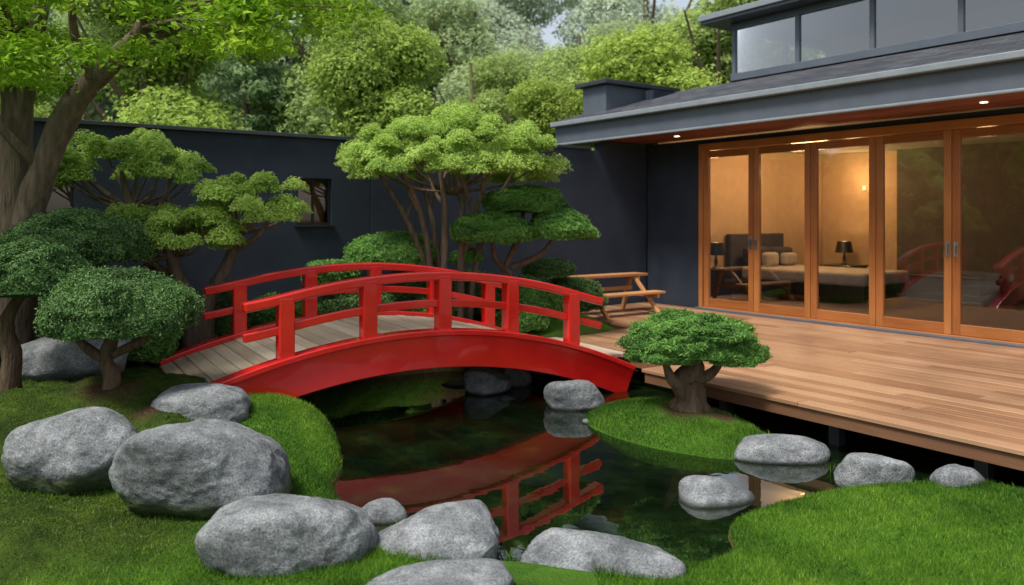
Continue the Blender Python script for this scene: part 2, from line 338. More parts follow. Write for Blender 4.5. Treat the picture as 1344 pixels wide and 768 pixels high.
def mossw(x,y):
    P=np.stack([x,y,0*x],1)
    w=ss((-x-2.15+.35*nz(P,1.5,40))/.25)*ss((y-4.9+.2*nz(P,2,41))/.3)
    w2=ss(1.6-np.hypot((x+2.75)/.95,(y-4.2)/.6)+.3*nz(P,2.5,42))
    return np.clip(np.maximum(w,w2),0,1)
def ground(x,y):
    x=np.asarray(x,float);y=np.asarray(y,float)
    a=CA*x+SA*y; b=-SA*x+CA*y
    P=np.stack([x,y,0*x],1)
    H=-.27+.28*ss((y-5.0)/1.6)*ss((-x+2.2)/1.5)
    H=H+.07*ss((x-1.2)/1.2)*ss((5.6-y)/.6)
    H=H+.10*ss((-x-3.2)/1.5)
    def g(cx,cy,rx,ry,h,H):
        return H+h*np.exp(-(((x-cx)/rx)**2+((y-cy)/ry)**2))
    H=g(-3.05,5.95,.7,.5,.26,H); H=g(-3.75,5.75,.35,.35,.16,H); H=g(-1.85,5.7,.45,.6,.09,H); H=g(.35,10.6,.8,.7,.28,H); H=g(-2.2,9.3,.9,.5,.15,H)
    H=g(-1.2,9.9,.7,.4,.15,H); H=g(-2.55,4.10,.30,.2,.13,H); H=g(-2.95,4.45,.3,.22,.13,H); H=g(-2.15,4.0,.25,.18,.06,H); H=g(-2.45,5.65,.25,.2,.10,H); H=g(-3.5,5.4,.25,.2,.12,H); H=g(-2.7,6.5,.3,.25,.10,H)
    near=ss((12-np.hypot(x+0,y-6))/4)
    H=H+near*(.022*nz(P,2.2,5)+.010*nz(P,7,6))+.004*nz(P,28,7)*near
    H=H+mossw(x,y)*near*(.030*np.abs(nz(P,9,61))+.014*np.abs(nz(P,22,62)))
    und=np.maximum(ss((a-5.30)/.35)*ss((7.55-b)/.3), ss((a-7.35)/.3))*ss((10.2-b)/.3)
    H=H*(1-und)+(-.42)*und
    far=ss((b-12)/10)+ss((-a-4)/8)
    H=H+np.clip(far,0,1)*(np.clip(b-12,0,30)*.07+np.clip(-a-4,0,20)*.04)
    d=sdist(x,y)
    h=np.where(d>0,WZ-.01+(H-WZ+.01)*(1-np.exp(-np.maximum(d,0)/.11)),WZ-.01-.4*(1-np.exp(np.minimum(d,0)/.2)))
    ux,uy=-.69,.72; dx,dy=x-1.36,y-6.66
    q=((dx*ux+dy*uy)/.92)**2+((dx*uy-dy*ux)/.52)**2
    q=q*(1+.12*nz(P,3,9))
    isl=WZ-.12+.36*np.sqrt(np.clip(1-q,0,1))+.012*nz(P,8,10)
    h=np.where(q<1,np.maximum(h,isl),h)
    return h,d,q,H
def gz(x,y): return float(ground(np.array([x]),np.array([y]))[0][0])
def axis(lo,hi,step,ext_lo,ext_hi):
    c=list(np.arange(lo,hi,step)); s=step
    while c[-1]<ext_hi: s*=1.18; c.append(c[-1]+s)
    s=step; l=[lo]
    while l[-1]>ext_lo: s*=1.18; l.append(l[-1]-s)
    return np.array(l[:0:-1]+c)
xs=axis(-5.2,4.6,.035,-400,400); ys=axis(3.0,11.0,.035,-300,600)
X,Y=np.meshgrid(xs,ys); xf,yf=X.ravel(),Y.ravel()
h,d,q,_=ground(xf,yf)
soil=np.zeros(len(xf))
for sx,sy,sr in SOIL: soil=np.maximum(soil,ss(1.3-np.hypot(xf-sx,(yf-sy)*1.2)/sr+.25*nz(np.stack([xf,yf,0*xf],1),9,3)))
soil=np.maximum(soil,ss((.045-d)/.03)*(q>1))
af=CA*xf+SA*yf; bf=-SA*xf+CA*yf
soil=np.maximum(soil,ss((af-5.4)/.2)*ss((7.6-bf)/.2))
nx=len(xs); ny=len(ys)
I=(np.arange(ny-1)[:,None]*nx+np.arange(nx-1)[None,:]).ravel()
F=np.stack([I,I+1,I+nx+1,I+nx],1)
np_mesh('ground',np.stack([xf,yf,h],1),F,M['ground'],attrs={'soil':('POINT',soil),'moss':('POINT',mossw(xf,yf))},smooth=True)
wv=[(-2.6,3.95,WZ),(4.9,3.95,WZ),(4.9,9.9,WZ),(-2.6,9.9,WZ)]
np_mesh('pond_water',wv,[(0,1,2,3)],M['water'])

rocks=[(-1.87,4.75,-.27,1.06,.80,.53,31,.1,6),(-2.81,5.15,-.26,.86,.7,.47,2,.3,6),(-2.31,5.9,-.08,.74,.5,.29,3,.1),(-1.13,4.05,-.42,.82,.64,.46,4,-.1,6),
(-.41,4.28,-.44,.86,.60,.31,35,.05,6),(.40,4.08,-.46,.93,.58,.29,6,0,6),(-.42,3.66,-.42,.86,.45,.235,7,0),
(-3.86,6.95,0,.98,.7,.5,9,.2),(-4.5,7.4,.1,.5,.5,.5,10,.5),(-.27,8.25,-.40,.56,.42,.30,11,.2),(.0,8.6,-.42,.5,.4,.28,24,.2),(.62,7.6,-.42,.62,.42,.33,12,.3),
(2.07,6.0,-.44,.82,.50,.26,13,-.35),(1.30,5.12,-.44,.55,.40,.22,14,0),(2.43,5.33,-.42,.52,.36,.30,15,-.3),(2.82,5.02,-.32,.36,.28,.22,16,0)]
# ---------------------------------------------------------------- grass
def blades(name,n,boxs,hgt,wid,mat,accept,seed,lean=.8):
    P=[]
    r=np.random.default_rng(seed)
    tot=sum((b[1]-b[0])*(b[3]-b[2])*b[4] for b in boxs)
    for x0,x1,y0,y1,wt in boxs:
        k=int(n*(x1-x0)*(y1-y0)*wt/tot); P.append(np.stack([r.uniform(x0,x1,k),r.uniform(y0,y1,k)],1))
    P=np.concatenate(P); h,d,q,H=ground(P[:,0],P[:,1])
    a=CA*P[:,0]+SA*P[:,1]; b=-SA*P[:,0]+CA*P[:,1]
    keep=accept(P[:,0],P[:,1],h,d,q,a,b,r.random(len(P)))&(h>WZ+.006)
    for sx,sy,sr in SOIL: keep&=np.hypot(P[:,0]-sx,(P[:,1]-sy)*1.2)/sr+r.normal(size=len(P))*.15+.2*nz(np.c_[P,0*P[:,0]],9,3)>1.0
    P=P[keep];h=h[keep];dd=d[keep];qq=q[keep];k=len(P)
    near=np.ones(k)*9
    for rk in rocks: near=np.minimum(near,np.hypot((P[:,0]-rk[0])/(rk[3]/2),(P[:,1]-rk[1])/(rk[4]/2)))
    th=r.uniform(0,6.28,k); hh=hgt*r.uniform(.5,1.3,k)*(1+.5*(near<1.12)); w=wid*r.uniform(.7,1.3,k)
    ln=r.uniform(.1,lean,k)*hh; ld=r.uniform(0,6.28,k)
    base=np.stack([P[:,0],P[:,1],h-.003],1)
    s=np.stack([np.cos(th)*w/2,np.sin(th)*w/2,0*th],1)
    tip=base+np.stack([np.cos(ld)*ln,np.sin(ld)*ln,hh],1)
    V=np.stack([base-s,base+s,tip],1).reshape(-1,3)
    P3=np.stack([P[:,0],P[:,1],0*th],1)
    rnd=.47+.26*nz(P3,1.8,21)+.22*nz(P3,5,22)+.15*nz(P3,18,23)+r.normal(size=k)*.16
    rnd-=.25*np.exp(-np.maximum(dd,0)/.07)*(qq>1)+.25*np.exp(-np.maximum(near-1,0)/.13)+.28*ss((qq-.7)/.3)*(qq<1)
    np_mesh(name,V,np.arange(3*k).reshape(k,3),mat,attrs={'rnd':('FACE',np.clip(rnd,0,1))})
blades('lawn_grass',430000,[(.4,4.0,2.9,5.4,1.5),(-3.6,-.3,3.4,7.2,1.2),(.5,2.4,5.9,7.6,1.7),(-2.6,1.6,8.6,11.4,.45)],.026,.0048,M['grass'],
       lambda x,y,h,d,q,a,b,u:((d>.004)|(q<1))&~((a>5.5)&(b<7.6))&((a<7.45))&(b<9.7)&((mossw(x,y)<u)),51)
blades('moss_carpet',240000,[(-4.9,-1.6,3.2,7.6,1.0),(-4.9,-2.0,7.6,9.2,.4)],.011,.006,M['moss'],
       lambda x,y,h,d,q,a,b,u:(d>.004)&(b<9.7)&(mossw(x,y)>=u),52,1.4)
def tufts(name,spots,seed):
    r=np.random.default_rng(seed); V=[];R=[]
    for x,y,hh,nb in spots:
        z=max(gz(x,y),WZ)-.01
        for i in range(nb):
            an=r.uniform(0,6.28); l=hh*r.uniform(.5,1.1); ln=l*r.uniform(.2,.8); bx,by=x+r.normal()*.03,y+r.normal()*.03
            dx,dy=math.cos(an),math.sin(an); w=.004
            mid=(bx+dx*ln*.35,by+dy*ln*.35,z+l*.65); tip=(bx+dx*ln,by+dy*ln,z+l*.85)
            p=(-dy*w,dx*w)
            V+=[(bx-p[0],by-p[1],z),(bx+p[0],by+p[1],z),(mid[0]+p[0]*.8,mid[1]+p[1]*.8,mid[2]),(mid[0]-p[0]*.8,mid[1]-p[1]*.8,mid[2]),
                (mid[0]-p[0]*.8,mid[1]-p[1]*.8,mid[2]),(mid[0]+p[0]*.8,mid[1]+p[1]*.8,mid[2]),(tip[0]+p[0]*.1,tip[1]+p[1]*.1,tip[2]),(tip[0]-p[0]*.1,tip[1]-p[1]*.1,tip[2])]
            R+=[.4+r.normal()*.2]*2
    np_mesh(name,V,np.arange(len(V)).reshape(-1,4),M['grass'],attrs={'rnd':('FACE',np.clip(R,0,1))})
sp_=[(2.35,5.55,.12,26),(2.28,5.62,.10,20),(2.62,5.28,.10,20),(2.95,5.1,.09,18),(1.98,6.2,.10,20),(3.1,5.0,.08,16),(-.62,4.62,.07,12),(-1.0,4.75,.08,14),(.0,4.2,.06,12),(-1.45,4.5,.08,14),(-2.3,4.75,.08,16),(-2.25,5.2,.09,16),(-1.3,4.35,.08,14)]
tufts('grass_tufts',sp_,8)

# ---------------------------------------------------------------- rocks
def rock(x,y,zb,w,dp,hh,seed,rz=0,name='boulder',sub=5,smooth_p=6,amp=1.0):
    r=np.random.default_rng(seed); V,F=ICO[sub]
    nrm=unit(r.normal(size=(15,3))*np.array([1,1,.8])); dist=r.uniform(.76,1.05,15)
    nrm=np.vstack([nrm,[[0,0,1],[1,0,0],[-1,0,0],[0,1,0],[0,-1,0]]]); dist=np.r_[dist,1,1,1,1,1]
    D=np.maximum(V@nrm.T,0)/dist
    rad=(D**smooth_p).sum(1)**(-1/smooth_p)
    P=V*rad[:,None]
    fr=np.array([noise.fractal(Vector(p*1.6+seed*3.1),.85,2.1,7) for p in V])
    rd=np.array([1-abs(noise.noise(Vector(p*1.5+seed*7.7))) for p in V])
    P=P*(1+amp*(.055*fr+.06*(rd-.8)))[:,None]
    P[:,0]/=np.abs(P[:,0]).max(); P[:,1]/=np.abs(P[:,1]).max(); P[:,2]/=P[:,2].max()
    P*=np.array([w/2,dp/2,hh*.6]); c,s=math.cos(rz),math.sin(rz)
    P=np.stack([P[:,0]*c-P[:,1]*s,P[:,0]*s+P[:,1]*c,P[:,2]],1)
    o=np_mesh(name,P,F,M['rock'],smooth=True); o.location=(x,y,zb+hh*.4); return o
for rr in rocks:
    rock(*rr[:8],sub=rr[8] if len(rr)>8 else 5,smooth_p=(5 if rr[6] in (13,14) else 8),amp=(.6 if rr[6] in (13,14) else 1.15))
for rr in [(-.78,4.78,-.40,.31,.26,.15,8,.2),(-.62,8.6,-.42,.36,.26,.11,17,0),(-.05,7.95,-.42,.3,.25,.09,18,1),(.74,7.02,-.42,.26,.18,.10,19,0),(.95,7.5,-.41,.24,.2,.13,20,0),(-.98,4.55,-.40,.2,.18,.12,21,0)]:
    rock(*rr,name='pebble_stone',sub=4,amp=.5)

# ---------------------------------------------------------------- bridge
br=empty('red_arched_footbridge',(-1.85,6.5,0),math.radians(31))
W_=1.70
def ztop(s): return .445-.092*(s-1.2)**2
def zrail(s):
    z=.965-.0882*(s-1.228)**2
    if s<0: z+=.22*s*s
    if s>2.852: z+=.12*(s-2.852)**2
    return z
def sweepobj(name,segs,bevel=.008,mat='red'):
    V=[];F=[]
    for path,y,w,hh in segs:
        v,f=sweep(path,y,w,hh); k=len(V); V+=v; F+=[tuple(i+k for i in ff) for ff in f]
    o=np_mesh(name,V,F,M[mat],br); md=o.modifiers.new('Bevel','BEVEL'); md.width=bevel; md.segments=2; md.limit_method='ANGLE'; md.angle_limit=math.radians(50)
S=np.linspace(-.75,3.62,50)
SR=np.linspace(-.34,3.22,44)
for i,y in enumerate((0,W_)):
    sweepobj(f'stringer_{i+1}',[([(s,ztop(s)-.052) for s in S],y,.09,.29)])
    sweepobj(f'stringer_cap_{i+1}',[([(s,ztop(s)) for s in S],y,.17,.05)])
    sweepobj(f'handrail_{i+1}',[([(s,zrail(s)) for s in SR],y,.12,.078)],.014)
    sweepobj(f'middle_rail_{i+1}',[([(s,zrail(s)-.25) for s in SR],y,.055,.07)],.01)
    bb=B()
    for k in range(5):
        s=.713*k; bb.box(s-.065,s+.065,y-.062,y+.062,ztop(s)-.02,zrail(s)-.03,.5)
    bb.build(f'posts_{i+1}',M['red'],br,.012)
bb=B(); s=-.74
while s<3.66:
    j=random.uniform(-.004,.004); s1=s+.105
    z0=max(ztop(s)-.045,.012)+j; z1=max(ztop(s1)-.045,.012)+j
    bb.hexa([(s,.087,z0-.035),(s1,.087,z1-.035),(s1,W_-.087,z1-.035),(s,W_-.087,z0-.035),(s,.087,z0),(s1,.087,z1),(s1,W_-.087,z1),(s,W_-.087,z0)])
    s+=.113
bb.build('deck_planks',M['plank'],br,.004)
bb=B()
for k in range(6):
    s=.1+.6*k; bb.box(s-.04,s+.04,.046,W_-.046,ztop(s)-.26,ztop(s)-.09,.5)
bb.build('cross_beams',M['red'],br)

# ---------------------------------------------------------------- timber deck
dk=empty('timber_deck',(0,0,0),HOUSE_ROT)
bb=B(); a=5.47; bw=.138
while a<9.86:
    a1=min(a+bw,9.868)
    bend=5.5 if a<5.93 else (7.6 if a<7.5 else 9.80)
    b=-4.0-random.random()*2
    while b<bend:
        L=random.uniform(2.2,3.8); b1=min(b+L,bend); 
        if bend-b1<.5: b1=bend
        j=random.uniform(-.0015,.0015)
        bb.box(a,a1,b,b1-.004,-.032+j,j); b=b1
    a+=bw+.008
bb.build('boards',M['deck'],dk,.003,1)
bb=B(); bb.box(5.49,5.53,-5,5.47,-.13,-.035); bb.box(5.53,9.8,5.44,5.47,-.13,-.036); bb.box(5.97,6.01,5.47,7.57,-.13,-.035); bb.box(6.01,7.5,7.54,7.57,-.13,-.036); bb.box(7.52,7.56,7.58,9.78,-.13,-.035)
for k in range(14): bb.box(5.56,9.7,-4.5+k*.7,-4.45+k*.7,-.125,-.036)
bb.build('rim_joists',M['rim'],dk)
bb=B()
for k in range(8):
    for aa in (5.75,7.6,9.3): bb.box(aa,aa+.09,-3+k*1.1,-2.91+k*1.1,-.9,-.13)
bb.build('support_posts',M['coping'],dk)

# ---------------------------------------------------------------- house
hs=empty('modern_house',(0,0,0),HOUSE_ROT)
DW=9.92
bb=B(); bb.box(DW-.02,DW+.14,8.56,9.80,-.5,2.70); bb.box(DW-.02,DW+.14,-4.2,-3.0,-.5,2.70); bb.box(DW-.02,DW+.14,-3.0,8.56,2.63,2.70)
bb.box(DW+.14,15,9.82,10.0,-.5,3.68); bb.box(15,15.2,-4.2,10.0,-.5,3.7); bb.box(DW+.14,15,-4.4,-4.2,-.5,3.68)
bb.build('walls',M['navy2'],hs)
bb=B()
for i in range(11): 
    a0=8.78+i*.104
    for b0 in np.arange(-4.3,10.6,3.0): bb.box(a0,a0+.099,b0,min(b0+2.995,10.76),2.725,2.745)
bb.build('soffit_boards',M['soffit'],hs)
B().box(8.76,15,-4.35,9.81,2.75,2.80).build('ceiling_slab',M['ceil'],hs)
bb=B(); bb.box(8.70,8.76,-4.5,10.84,2.72,3.04); bb.box(8.76,10.9,10.78,10.84,2.72,3.04); bb.box(8.76,9.9,10.02,10.78,2.752,2.80); bb.build('fascia',M['fascia'],hs,.006)
bb=B(); bb.box(8.60,8.70,-4.5,10.87,3.02,3.10); bb.box(8.695,8.72,-4.5,10.85,2.70,2.74); bb.build('gutter',M['gutter'],hs,.02)
bb=B()
bb.hexa([(8.66,-4.5,3.05),(10.85,-4.5,3.66),(10.85,10.9,3.66),(8.66,10.9,3.05),(8.66,-4.5,3.11),(10.85,-4.5,3.74),(10.85,10.9,3.74),(8.66,10.9,3.11)])
bb.build('roof_slope',M['roof'],hs)
B().box(10.85,15.3,-4.5,10.9,3.6,3.74).build('flat_roof',M['coping'],hs)
bb=B(); bb.box(9.9,10.85,10.78,10.84,3.04,3.4); bb.box(10.85,15.3,10.76,10.9,2.7,3.6); bb.build('gable_panel',M['fascia'],hs)
bb=B(); bb.box(9.25,10.9,10.15,10.75,3.15,3.74); bb.build('roof_box',M['fascia'],hs,.01)
bb=B(); bb.box(9.15,11.0,10.05,10.85,3.743,3.82); bb.build('roof_box_coping',M['coping'],hs,.01)
bb=B(); 
cb=[8.70-1.22*i for i in range(11)]
for b in cb: bb.box(10.80,10.87,b-.04,b+.03,3.80,4.66,.5)
bb.box(10.78,10.89,cb[-1],8.74,3.745,3.86,.5); bb.box(10.785,10.88,cb[-1],8.735,4.60,4.70,.5)
for a in (12.2,13.5,14.9): bb.box(a,a+.07,8.66,8.73,3.80,4.66,.5)
bb.box(10.89,15,8.655,8.735,3.745,3.85,.5); bb.box(10.89,15,8.655,8.735,4.61,4.70,.5)
bb.build('clerestory_frame',M['fascia'],hs,.005)
bb=B(); bb.box(10.45,15.3,-4.6,9.1,4.703,4.76); bb.build('clerestory_roof_underside',M['coping'],hs,.01)
bb=B(); bb.box(10.42,15.3,-4.6,9.13,4.763,4.86); bb.build('clerestory_roof',M['gutter'],hs,.01)
np_mesh('clerestory_glass',[(10.835,cb[-1],3.86),(10.835,8.7,3.86),(10.835,8.7,4.6),(10.835,cb[-1],4.6),(10.87,8.70,3.85),(15,8.70,3.85),(15,8.70,4.61),(10.87,8.70,4.61)],[(0,1,2,3),(4,5,6,7)],M['glass2'],hs)
bb=B(); bb.box(13.2,13.3,-4.2,8.5,3.745,4.7); bb.build('clerestory_inner_wall',M['ceil'],hs)
pb=[8.55-.96*i for i in range(13)]
bv=B(); bh=B(); gl=[];gf=[]
for i in range(12):
    b1,b0=pb[i],pb[i+1]
    x0,x1=DW-.03,DW+.03
    bv.box(x0,x1,b1-.095,b1-.004,.045,2.51); bv.box(x0,x1,b0+.004,b0+.095,.045,2.51)
    bh.box(x0+.003,x1-.003,b0+.095,b1-.095,.045,.175); bh.box(x0+.003,x1-.003,b0+.095,b1-.095,2.40,2.51)
    k=len(gl); gl+=[(DW,b0+.09,.17),(DW,b1-.09,.17),(DW,b1-.09,2.41),(DW,b0+.09,2.41)]; gf.append((k,k+1,k+2,k+3))
bh.box(DW-.06,DW+.08,pb[-1]-.08,8.63,2.515,2.625); bv.box(DW-.06,DW+.08,8.555,8.63,0.0,2.513); bh.box(DW-.07,DW+.09,pb[-1],8.55,.0,.042)
bv.build('door_stiles',M['door'],hs,.005); bh.build('door_rails',M['doorh'],hs,.005)
np_mesh('door_glass',gl,gf,M['glass'],hs)
bb=B(); bb.box(DW-.16,DW-.072,-4,8.63,.001,.03); bb.build('threshold',M['fascia'],hs,.004)
bb=B()
for b in (pb[1]+.045,pb[1]-.05,pb[4]+.045,pb[4]-.05,pb[7]+.045):
    bb.box(DW-.04,DW-.03,b-.02,b+.02,.98,1.16); bb.box(DW-.085,DW-.07,b-.012,b+.012,.99,1.15); bb.box(DW-.07,DW-.04,b-.01,b+.01,1.0,1.02); bb.box(DW-.07,DW-.04,b-.01,b+.01,1.12,1.14)
bb.build('door_handles',M['steel'],hs,.003)
bb=B()
for b in (8.6,4.1,.2): bb.box(9.30,9.36,b-.03,b+.03,2.716,2.7245)
bb.build('soffit_downlights',M['downl'],hs)
bb=B(); bb.box(DW+.141,15,9.70,9.815,0,2.745); bb.box(14.88,14.99,8.1,9.69,0,2.745); bb.build('interior_walls',M['plaster'],hs)
bb=B(); bb.box(14.85,14.99,-4.1,8.09,0,2.745); bb.build('interior_darkened_wall',M['plaster2'],hs)  # wall colour darkened to dim the room behind the right-hand doors
B().box(DW+.1,14.99,-4.1,9.81,-.1,.0).build('interior_floor',M['ifloor'],hs)
bb=B()
for k in range(9):
    b0=9.62-.05*(k%2); bb.box(10.12+k*.045,10.16+k*.045,b0,b0+.045,.02,2.6)
bb.build('curtain',M['curtain'],hs,.01)
bb=B(); bb.box(11.95,13.25,7.05,9.4,.12,.34); bb.build('bed_base',M['black'],hs,.02)
bb=B(); bb.box(11.9,13.3,7.0,9.42,.345,.56); bb.build('mattress',M['linen'],hs,.06,3)
bb=B(); bb.box(11.8,13.4,9.56,9.68,.1,1.15); bb.build('headboard',M['cush'],hs,.02)
bb=B(); bb.box(11.95,12.55,9.2,9.45,.57,.92); bb.box(12.62,13.22,9.2,9.45,.57,.90); bb.build('pillows',M['cush'],hs,.08,3)
bb=B(); bb.box(12.15,12.5,9.0,9.18,.565,.82); bb.box(12.7,13.05,9.0,9.18,.565,.80); bb.build('small_pillows',M['linen'],hs,.06,3)
bb=B(); bb.box(14.1,14.7,8.6,9.2,0,.5); bb.box(14.08,14.72,8.58,9.22,.5,.53); bb.box(14.0,14.8,6.2,7.6,.05,.45); bb.build('side_table',M['black'],hs,.008)
bb=B(); bb.box(11.0,11.4,9.2,9.6,0,.55); bb.build('cabinet',M['black'],hs,.008)
def lathe(name,prof,mat,loc,parent,seg=20):
    V=[];F=[]
    for r_,z in prof:
        for k in range(seg): V.append((loc[0]+r_*math.cos(6.28318*k/seg),loc[1]+r_*math.sin(6.28318*k/seg),loc[2]+z))
    for i in range(len(prof)-1):
        for k in range(seg): F.append((i*seg+k,i*seg+(k+1)%seg,(i+1)*seg+(k+1)%seg,(i+1)*seg+k))
    return np_mesh(name,V,F,mat,parent,smooth=True)
for j,(la,lb,lz) in enumerate(((14.4,8.9,.53),(11.2,9.4,.55))):
    lathe(f'table_lamp_base_{j+1}',[(0,0),(.07,0),(.07,.02),(.02,.04),(.035,.12),(.02,.2),(.012,.28)],M['black'],(la,lb,lz),hs)
    lathe(f'table_lamp_shade_{j+1}',[(.17,.24),(.13,.46)],M['black'],(la,lb,lz),hs)
bb=B(); bb.box(14.83,14.87,8.72,8.78,2.0,2.08); bb.box(10.95,11.01,9.65,9.69,2.0,2.08); bb.build('wall_sconces',M['lampglow'],hs,.005)
def plight(name,a,b,z,e,r=.12,col=(1,.58,.25)):
    l=bpy.data.lights.new(name,'POINT'); l.energy=e; l.color=col; l.shadow_soft_size=r
    o=bpy.data.objects.new(name,l); link(o,hs); o.location=(a,b,z); return o
plight('ceiling_lamp',12.2,8.2,2.35,130,.3); plight('sconce_lamp',11.0,9.3,2.2,16,.1); plight('sconce_lamp.001',14.45,8.75,2.2,22,.15); plight('ceiling_lamp.001',12.6,5.5,2.3,8)
plight('table_lamp_bulb',14.4,8.9,.92,9,.05); plight('table_lamp_bulb.001',11.2,9.4,.94,8,.05)
for i,b in enumerate((8.6,4.1,.2)):
    l=bpy.data.lights.new('soffit_spot','SPOT'); l.energy=5; l.color=(1,.75,.45); l.spot_size=1.9; l.spot_blend=1; l.shadow_soft_size=.04
    o=bpy.data.objects.new('soffit_spot',l); link(o,hs); o.location=(9.33,b,2.70)

# ---------------------------------------------------------------- back wing
an=empty('rendered_annex_building',(0,0,0),HOUSE_ROT)
def wallrun(bb,a0,a1,b0,b1,z0,z1,wins):
    cur=a0
    for w0,w1,zz0,zz1 in wins:
        bb.box(cur,w0,b0,b1,z0,z1); bb.box(w0,w1,b0,b1,z0,zz0); bb.box(w0,w1,b0,b1,zz1,z1); cur=w1
    bb.box(cur,a1,b0,b1,z0,z1)
WB=9.84
bb=B(); wallrun(bb,-9,4.70,WB,WB+.25,-.6,2.47,[(.55,1.18,1.42,1.97),(3.68,4.15,1.36,1.96)])
bb.box(4.712,8.9,WB-.015,WB+.25,-.6,2.56); bb.box(8.9,9.895,WB-.015,WB+.20,-.6,2.70)
bb.box(4.70,4.712,WB+.02,WB+.25,-.6,2.47)
bb.box(-9,9.0,WB+3.4,WB+3.6,-.6,2.45); bb.box(-9.2,-9,WB,WB+3.6,-.6,2.45)
bb.build('walls',M['navy'],an)
bb=B(); bb.box(-9.3,4.70,WB-.05,WB+.30,2.473,2.52); bb.box(4.705,8.62,WB-.055,WB+.30,2.563,2.61); bb.build('parapet_coping',M['coping'],an,.006)
B().box(-9,8.6,WB+.25,WB+3.4,2.30,2.40).build('flat_roof',M['coping'],an)
bb=B(); fr=B(); gl=[];gf=[]
for w0,w1,z0,z1 in ((.55,1.18,1.42,1.97),(3.68,4.15,1.36,1.96)):
    fr.box(w0,w0+.03,WB+.03,WB+.09,z0,z1); fr.box(w1-.03,w1,WB+.03,WB+.09,z0,z1); fr.box(w0+.03,w1-.03,WB+.03,WB+.09,z0,z0+.03); fr.box(w0+.03,w1-.03,WB+.03,WB+.09,z1-.03,z1)
    m_=(w0+w1)/2; fr.box(m_-.012,m_+.012,WB+.035,WB+.085,z0+.03,z1-.03)
    k=len(gl); gl+=[(w0+.02,WB+.06,z0+.02),(w1-.02,WB+.06,z0+.02),(w1-.02,WB+.06,z1-.02),(w0+.02,WB+.06,z1-.02)]; gf.append((k,k+1,k+2,k+3))
    bb.box(w0-.05,w1+.05,WB+.26,WB+.28,z0-.05,z1+.05)
    fr.box(w0-.03,w1+.03,WB-.035,WB+.02,z0-.03,z0-.002)
fr.build('window_frames',M['black'],an,.003); bb.build('window_amber_panels',M['warmwin'],an)
np_mesh('window_glass',gl,gf,M['glass'],an)

# ---------------------------------------------------------------- bench
bx,by=to_w(8.25,8.85)
be=empty('wooden_bench',(bx,by,0),HOUSE_ROT)
bb=B()
for k in range(2): bb.box(-.76,.76,.06+k*.145,.20+k*.145,.545,.585)
for k in range(2): bb.box(-.66,.72,-.36+k*.125,-.24+k*.125,.30,.335)
bb.build('planks',M['benchw'],be,.006)
bb=B()
def strut(p,q,w=.03,dx=.028):
    (y0,z0),(y1,z1)=p,q
    def f(x):
        bb.hexa([(x-dx,y0-w,z0),(x+dx,y0-w,z0),(x+dx,y0+w,z0),(x-dx,y0+w,z0),(x-dx,y1-w,z1),(x+dx,y1-w,z1),(x+dx,y1+w,z1),(x-dx,y1+w,z1)])
    return f
for x in (-.52,.52):
    strut((-.42,.003),(.12,.543))(x); strut((.44,.003),(.26,.543))(x+.06); 
    bb.box(x+.029,x+.065,-.36,.36,.24,.297); bb.box(x+.030,x+.066,.06,.34,.49,.543)
bb.box(-.5,.56,.20,.23,.33,.39)
bb.build('legs',M['benchw'],be,.004)

# ---------------------------------------------------------------- trees
def twigs(root,centers,r0,r1,parent,mat,every=1,sag=.1):
    for i,c in enumerate(centers[::every]):
        m=(np.array(root)*.45+c*.55)+np.array([0,0,-sag])+rng.normal(size=3)*.04
        tube('twig',[root,m,c],[r0,(r0+r1)/2,r1],mat,parent,seg=6,sub=4,seed=i)
def pad_tree(name,x,y,pads,trunk,mat='maple',bark='bark2',leafs=(.042,.0135),K=56,cr=.15,n=460):
    e=empty(name,(x,y,gz(x,y)-.03)); o=np.array([x,y,gz(x,y)-.03])
    for j,(pts,rad) in enumerate(trunk): tube('trunk' if j==0 else f'limb_{j}',[np.array(p)-o for p in pts],rad,M[bark],e,seed=j*3+int(x*10))
    for j,(cx,cy,cz,rx,ry,rz,root) in enumerate(pads):
        kk=max(8,int(K*rx*ry/.45))
        P,Nn,R,C=clumpy(np.array([cx,cy,cz])-o,rx,ry,rz,kk,cr,n,seed=j*7+int(abs(x*100)),droop=.5,flat=.42,shell=.95)
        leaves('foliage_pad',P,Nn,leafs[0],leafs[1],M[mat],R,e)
        twigs(np.array(root)-o,C,.022,.006,e,M[bark],every=max(1,len(C)//12))
    return e
gx,gy=-.75,9.7
st=[]
base=[(gx-.18,gy,0),(gx-.08,gy+.1,0),(gx+.02,gy-.08,0),(gx+.12,gy,0),(gx+.2,gy+.1,0),(gx-.12,gy-.1,0),(gx+.07,gy+.12,0)]
tops=[(gx-.95,gy-.1,2.15),(gx-.55,gy+.3,2.35),(gx-.15,gy-.3,2.35),(gx+.3,gy+.1,2.4),(gx+.85,gy,2.15),(gx-.6,gy-.35,2.15),(gx+.55,gy-.35,2.2)]
for i,(p,q_) in enumerate(zip(base,tops)):
    p=np.array(p);q_=np.array(q_); m1=p+(q_-p)*np.array([.12,.12,.35])+rng.normal(size=3)*.03; m2=p+(q_-p)*np.array([.42,.42,.68])+rng.normal(size=3)*.03
    st.append(([p,m1,m2,q_],[.055,.042,.032,.018]))
    q2=m2+np.array([random.uniform(-.35,.35),random.uniform(-.3,.3),.55]); st.append(([m2,(m2+q2)/2+rng.normal(size=3)*.04,q2],[.026,.02,.01]))
pad_tree('umbrella_maple_tree',gx,gy,[(gx,gy,2.0,1.38,1.0,.80,(gx,gy,1.75))],st,K=66,cr=.17,n=520)
